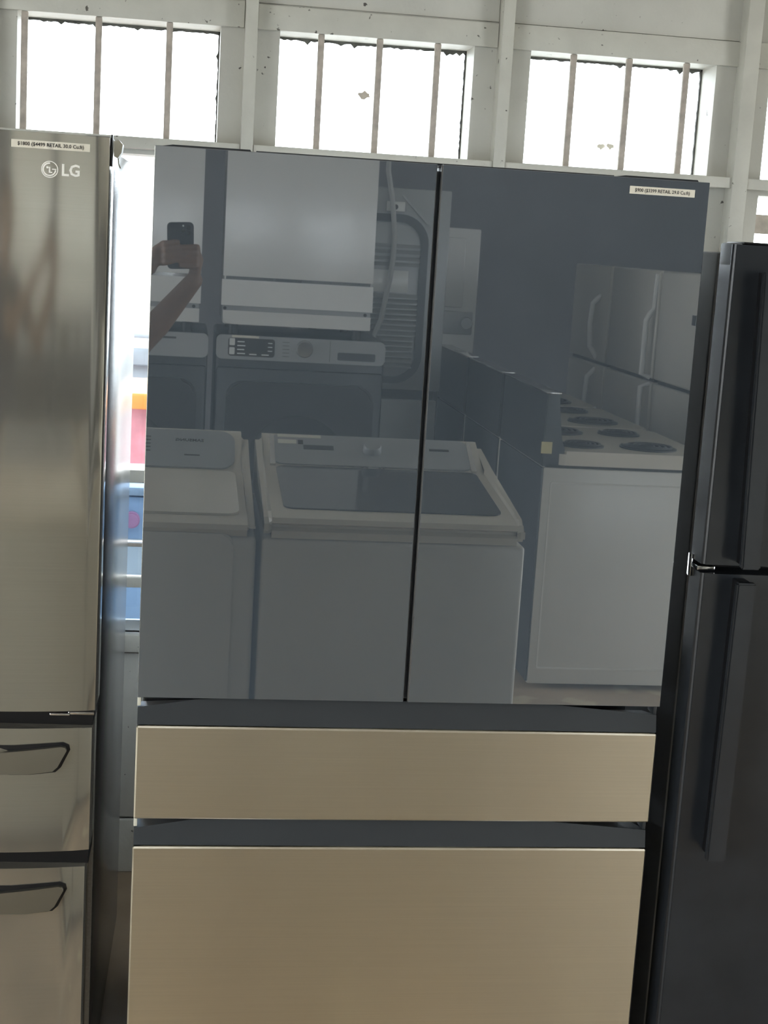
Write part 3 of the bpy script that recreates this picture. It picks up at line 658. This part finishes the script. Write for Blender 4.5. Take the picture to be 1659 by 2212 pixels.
# ---- electric ranges, side on
def cooker(y1, label, tagit):
    y0 = y1 - 0.75
    t = thing('electric_range', (1.70, (y0 + y1) / 2, 0), label, 'range', 'white coil-top ranges standing side on')
    box('body', 1.375, 1.985, y0, y1, 0.02, 0.842, 'white_sat', t, bev=0.008)
    bm = bmesh.new()
    ring(bm, rrect(1.405, 1.955, 0.08, 0.79, 0.01, 3), rrect(1.411, 1.949, 0.086, 0.784, 0.008, 3), y1 - 0.001, y1 + 0.0025); link('side_rib', bm, 'white_sat', t)
    bm = bmesh.new(); prism(bm, rrect(1.425, 2.01, y0 - 0.005, y1 + 0.008, 0.03), 'z', 0.852, 0.905)
    bmesh.ops.bevel(bm, geom=[e for e in bm.edges if all(abs(v.co.z - 0.905) < 1e-6 for v in e.verts)], offset=0.012, segments=2, affect='EDGES')
    ct = link('cooktop', bm, 'deck_white', t)
    box('top_gasket', 1.385, 1.98, y0 + 0.004, y1 - 0.004, 0.842, 0.852, 'black', t, bev=0)
    for (cx, cy, r) in ((1.555, y1 - 0.165, 0.085), (1.815, y1 - 0.165, 0.108), (1.555, y1 - 0.565, 0.108), (1.815, y1 - 0.565, 0.085)):
        b = disc_obj('burner', (cx, cy, 0.907), 'z', r, 0.006, 'coil', ct)
        bm = bmesh.new(); n = 90
        tube(bm, [(cx + (r * (0.2 + 0.72 * q / n)) * math.cos(q * 0.25), cy + (r * (0.2 + 0.72 * q / n)) * math.sin(q * 0.25), 0.914) for q in range(n)], 0.0055, 5); link('coil', bm, 'coil', b)
    box('back_panel', 1.369, 1.3755, y0 + 0.003, y1 - 0.003, 0.03, 0.84, 'slate', t, bev=0.001)
    # backguard
    bm = bmesh.new(); prism(bm, [(1.368, 0.845), (1.455, 0.845), (1.455, 0.90), (1.432, 0.95), (1.418, 1.112), (1.372, 1.112)], 'y', y0, y1 - 0.004)
    bmesh.ops.bevel(bm, geom=list(bm.edges), offset=0.004, segments=2, affect='EDGES')
    bgd = link('backguard', bm, 'dark_plastic', t)
    box('top_trim', 1.366, 1.424, y0 + 0.002, y1 - 0.002, 1.110, 1.1165, 'chrome', bgd, bev=0.002)
    for j in range(4): knob(bgd, Vector((1.427, y0 + 0.1 + 0.16 * j, 1.03)), Vector((1, 0, 0.06)).normalized(), 0.02, 0.022, 'black')
    if tagit: box('tag', 1.362, 1.402, y1 - 0.006, y1 - 0.002, 0.892, 0.935, 'tag', bgd, bev=0)
    box('oven_door', 1.985, 2.025, y0 + 0.01, y1 - 0.01, 0.25, 0.83, 'white_sat', t, bev=0.008)
    return t
cooker(-2.86, 'white coil-top range showing its side panel, nearest in the right-hand reflection', True)
cooker(-3.66, 'second white coil-top range, half hidden behind the nearest range', False)
cooker(-4.46, 'third range from the glass, only its dark back showing in the reflection', False)

# ---- white fridges along the right side
def side_fridge(y0, y1, style, label):
    t = thing('white_refrigerator', (2.42, (y0 + y1) / 2, 0), label, 'refrigerator', 'white top-freezer fridges facing into the room')
    zt, zs = 1.565, 1.09
    box('cabinet', 2.14, 2.80, y0 + 0.004, y1 - 0.004, 0.03, zt - 0.012, 'white_sat', t, bev=0.006)
    fd = box('freezer_door', 2.08, 2.14, y0, y1, zs + 0.008, zt, 'white_sat', t, bev=0.010, seg=3)
    ld = box('door', 2.08, 2.14, y0, y1, 0.08, zs - 0.008, 'white_sat', t, bev=0.010, seg=3)
    box('gasket', 2.10, 2.138, y0 + 0.01, y1 - 0.01, zs - 0.01, zs + 0.01, 'black', t, bev=0)
    if style == 0:   # bowed handles on the near side
        yh = y1 - 0.16
        tube_obj('handle', [(2.085, yh, 1.42), (2.045, yh, 1.38), (2.038, yh, 1.28), (2.045, yh, 1.17), (2.085, yh, 1.115)], 0.014, 'white', fd)
        tube_obj('handle', [(2.085, yh, 1.06), (2.045, yh, 1.02), (2.038, yh, 0.88), (2.045, yh, 0.72), (2.085, yh, 0.66)], 0.014, 'white', ld)
    elif style == 1:  # strip handles with a jog at the near edge
        yh = y1 - 0.02
        tube_obj('handle', [(2.078, yh, 1.55), (2.074, yh, 1.40), (2.055, yh, 1.375), (2.042, yh, 1.35), (2.042, yh, 1.115), (2.08, yh, 1.105)], 0.013, 'white', fd)
        tube_obj('handle', [(2.08, yh, 1.075), (2.042, yh, 1.062), (2.042, yh, 0.70), (2.08, yh, 0.66)], 0.013, 'white', ld)
    else:
        box('badge', 2.076, 2.081, y1 - 0.30, y1 - 0.26, 1.36, 1.40, 'slate', fd, bev=0)
    return t
side_fridge(-5.34, -4.66, 0, 'farthest white top-freezer fridge with bowed handles, in the right-hand reflection')
side_fridge(-4.63, -3.90, 1, 'white top-freezer fridge with jogged strip handles, middle of the reflected fridge row')
side_fridge(-3.87, -3.12, 2, 'white top-freezer fridge with small dark badge, cut by the right edge of the glass')

# ================================================================== PERSON AND PHONE (seen only as reflections)
def ph(r, u, n): return CAM + CR * r + CU * u + CF * n
world()
t = bpy.data.objects.new('smartphone', None); COL.objects.link(t)
t.matrix_world = Matrix(((CR.x, CU.x, -CF.x, CAM.x), (CR.y, CU.y, -CF.y, CAM.y), (CR.z, CU.z, -CF.z, CAM.z), (0, 0, 0, 1)))
tag(t, 'dark smartphone with three rear lenses held up in both hands', 'phone')
def pbm(poly, n0, n1, name, m, par, bev=0.0):
    bm = bmesh.new()
    prism(bm, poly, 'z', -n1, -n0)
    if bev: bmesh.ops.bevel(bm, geom=[e for e in bm.edges if abs(e.verts[0].co.z - e.verts[1].co.z) < 1e-6], offset=bev, segments=2, affect='EDGES')
    return link(name, bm, m, par)
case = pbm(rrect(-0.061, 0.023, -0.128, 0.021, 0.013), -0.0165, -0.007, 'case', 'phone', t, 0.002)
pbm(rrect(-0.056, 0.018, -0.123, 0.016, 0.009), -0.0172, -0.0166, 'screen', 'lens', t)
bump = pbm(rrect(-0.020, 0.017, -0.021, 0.016, 0.008), -0.0072, -0.0050, 'camera_bump', 'phone', t, 0.0006)
for (r, u) in ((0.006, 0.0045), (0.006, -0.0125), (-0.0115, -0.004)):
    q = 0.0062; pbm([(r + q * math.cos(a), u + q * math.sin(a)) for a in [j * math.pi / 10 for j in range(20)]], -0.0052, -0.0035, 'lens', 'lens', t)
pbm([(-0.011 + 0.003 * math.cos(a), 0.011 + 0.003 * math.sin(a)) for a in [j * math.pi / 8 for j in range(16)]], -0.0052, -0.0046, 'flash', 'silver', t)

def capsule(bm, a, b, ra, rb, n=14):
    a = Vector(a); b = Vector(b)
    for c, r in ((a, ra), (b, rb)):
        bmesh.ops.create_uvsphere(bm, u_segments=n, v_segments=10, radius=r, matrix=Matrix.Translation(c))
    tube(bm, [a, b], [ra, rb], n)
def chain(bm, pts, rads):
    for j in range(len(pts) - 1): capsule(bm, pts[j], pts[j + 1], rads[j], rads[j + 1])
def blob(name, bm, voxel, m, parent, it=6):
    o = link(name, bm, m, None, smooth=False, sub=False)
    r = o.modifiers.new('r', 'REMESH'); r.mode = 'VOXEL'; r.voxel_size = voxel
    s = o.modifiers.new('s', 'SMOOTH'); s.iterations = it; s.factor = 0.5
    bpy.context.view_layer.update()
    me = bpy.data.meshes.new_from_object(o.evaluated_get(bpy.context.evaluated_depsgraph_get()))
    o.modifiers.clear(); o.data = me; me.materials.clear(); me.materials.append(M[m])
    for p in me.polygons: p.use_smooth = True
    if parent:
        o.parent = parent; o.matrix_parent_inverse = Matrix.Translation(parent.location).inverted()
    return o
pr = thing('person', (-0.50, -2.74, 0), 'person with bare forearms raising a phone in both hands, reflected in the glass door', 'person')
world()
V = Vector
sL, sR = V((-0.62, -2.62, 1.385)), V((-0.375, -2.815, 1.385))
eL, eR = V((-0.37, -2.50, 1.29)), V((-0.085, -2.64, 1.235))
wL, wR = ph(-0.118, -0.125, -0.030), ph(0.026, -0.170, -0.026)
bm = bmesh.new()
# arms
chain(bm, [sL, eL], [0.052, 0.042]); chain(bm, [eL, eL.lerp(wL, 0.3), wL], [0.041, 0.043, 0.027])
chain(bm, [sR, eR], [0.052, 0.042]); chain(bm, [eR, eR.lerp(wR, 0.3), wR], [0.041, 0.045, 0.029])
# right hand: palm behind the right edge, fingers round the back of the phone, thumb on the screen side
ku = [-0.060, -0.080, -0.100, -0.119]
ln = [1.0, 1.08, 1.0, 0.8]
for u, l in zip(ku, ln):
    kn = ph(0.034, u, -0.014)
    chain(bm, [wR, ph(0.034, u * 0.5 - 0.062, -0.018), kn], [0.022, 0.016, 0.0105])
    chain(bm, [kn, ph(0.028, u + 0.004, 0.002), ph(0.028 - 0.032 * l, u + 0.004, 0.0035), ph(0.028 - 0.060 * l, u + 0.004, 0.0015)], [0.0115, 0.0108, 0.0102, 0.0085])
chain(bm, [ph(0.030, -0.135, -0.026), ph(0.046, -0.105, -0.030), ph(0.040, -0.085, -0.033), ph(0.012, -0.075, -0.030)], [0.020, 0.0125, 0.0112, 0.0095])
# left hand
ku = [-0.048, -0.068, -0.088, -0.108]
for u, l in zip(ku, ln):
    kn = ph(-0.074, u, -0.014)
    chain(bm, [wL, ph(-0.094, u * 0.6 - 0.040, -0.020), kn], [0.022, 0.016, 0.0105])
    chain(bm, [kn, ph(-0.066, u + 0.004, 0.002), ph(-0.066 + 0.020 * l, u + 0.008, 0.0055), ph(-0.066 + 0.036 * l, u + 0.010, 0.0055)], [0.0115, 0.0108, 0.0102, 0.0085])
chain(bm, [ph(-0.105, -0.105, -0.030), ph(-0.085, -0.075, -0.032), ph(-0.055, -0.060, -0.030)], [0.018, 0.0115, 0.0095])
# trunk, neck, head, legs
mid = (sL + sR) / 2; fwd = V((0.57, 0.82, 0)).normalized(); side = V((0.82, -0.57, 0)).normalized()
hip = V((-0.50, -2.74, 0.93))
chain(bm, [sL, mid + V((0, 0, 0.02)), sR], [0.055, 0.07, 0.055])
for s in (-1, 1):
    chain(bm, [mid + side * 0.075 * s + V((0, 0, -0.05)), V((-0.50, -2.73, 1.12)) + side * 0.06 * s, hip + side * 0.07 * s], [0.105, 0.095, 0.105])
    kneep = hip + side * 0.10 * s + V((0, 0, -0.45)) + fwd * 0.02; ank = hip + side * 0.11 * s + V((0, 0, -0.84)) - fwd * 0.02
    chain(bm, [hip + side * 0.085 * s, kneep, ank], [0.085, 0.055, 0.040])
    chain(bm, [ank + V((0, 0, -0.045)), ank + fwd * 0.15 + V((0, 0, -0.057))], [0.044, 0.031])
hd = mid + V((0.02, 0.02, 0.245)) + fwd * 0.03
chain(bm, [mid + V((0, 0, 0.03)), hd + V((0, 0, -0.07))], [0.058, 0.052])
chain(bm, [hd + V((0, 0, 0.035)) - fwd * 0.012, hd + V((0, 0, -0.055)) + fwd * 0.02], [0.088, 0.060])
chain(bm, [hd + fwd * 0.085 + V((0, 0, 0.012)), hd + fwd * 0.101 + V((0, 0, -0.02))], [0.008, 0.013])     # nose
chain(bm, [hd + fwd * 0.076 + side * 0.02 + V((0, 0, -0.052)), hd + fwd * 0.076 - side * 0.02 + V((0, 0, -0.052))], [0.009, 0.009])   # lips
for s in (-1, 1): chain(bm, [hd + side * 0.086 * s + V((0, 0, 0.02)), hd + side * 0.084 * s + V((0, 0, -0.025))], [0.015, 0.010])
blob('body', bm, 0.0045, 'skin', pr, 4)
bm = bmesh.new()      # t-shirt
chain(bm, [sL, mid + V((0, 0, 0.012)), sR], [0.068, 0.082, 0.068]); chain(bm, [sL, sL.lerp(eL, 0.55)], [0.068, 0.060]); chain(bm, [sR, sR.lerp(eR, 0.55)], [0.068, 0.060])
for s in (-1, 1): chain(bm, [mid + side * 0.075 * s + V((0, 0, -0.05)), V((-0.50, -2.73, 1.12)) + side * 0.06 * s, hip + side * 0.07 * s + V((0, 0, 0.02))], [0.118, 0.110, 0.120])
blob('shirt', bm, 0.010, 'cloth', pr)
bm = bmesh.new()      # trousers
for s in (-1, 1):
    kneep = hip + side * 0.10 * s + V((0, 0, -0.45)) + fwd * 0.02; ank = hip + side * 0.11 * s + V((0, 0, -0.80)) - fwd * 0.02
    chain(bm, [hip + side * 0.075 * s, kneep, ank], [0.112, 0.072, 0.062])
blob('trousers', bm, 0.010, 'denim', pr)
bm = bmesh.new()
chain(bm, [hd + V((0, 0, 0.052)) - fwd * 0.022, hd + V((0, 0, 0.0)) - fwd * 0.035], [0.089, 0.080])
blob('hair', bm, 0.008, 'hair', pr)
for s in (-1, 1):
    bm = bmesh.new(); bmesh.ops.create_uvsphere(bm, u_segments=12, v_segments=8, radius=0.012, matrix=Matrix.Translation(hd + fwd * 0.070 + side * 0.032 * s + V((0, 0, 0.012))))
    e = link('eye', bm, 'eye', pr); e.matrix_parent_inverse = Matrix.Translation(pr.location).inverted()
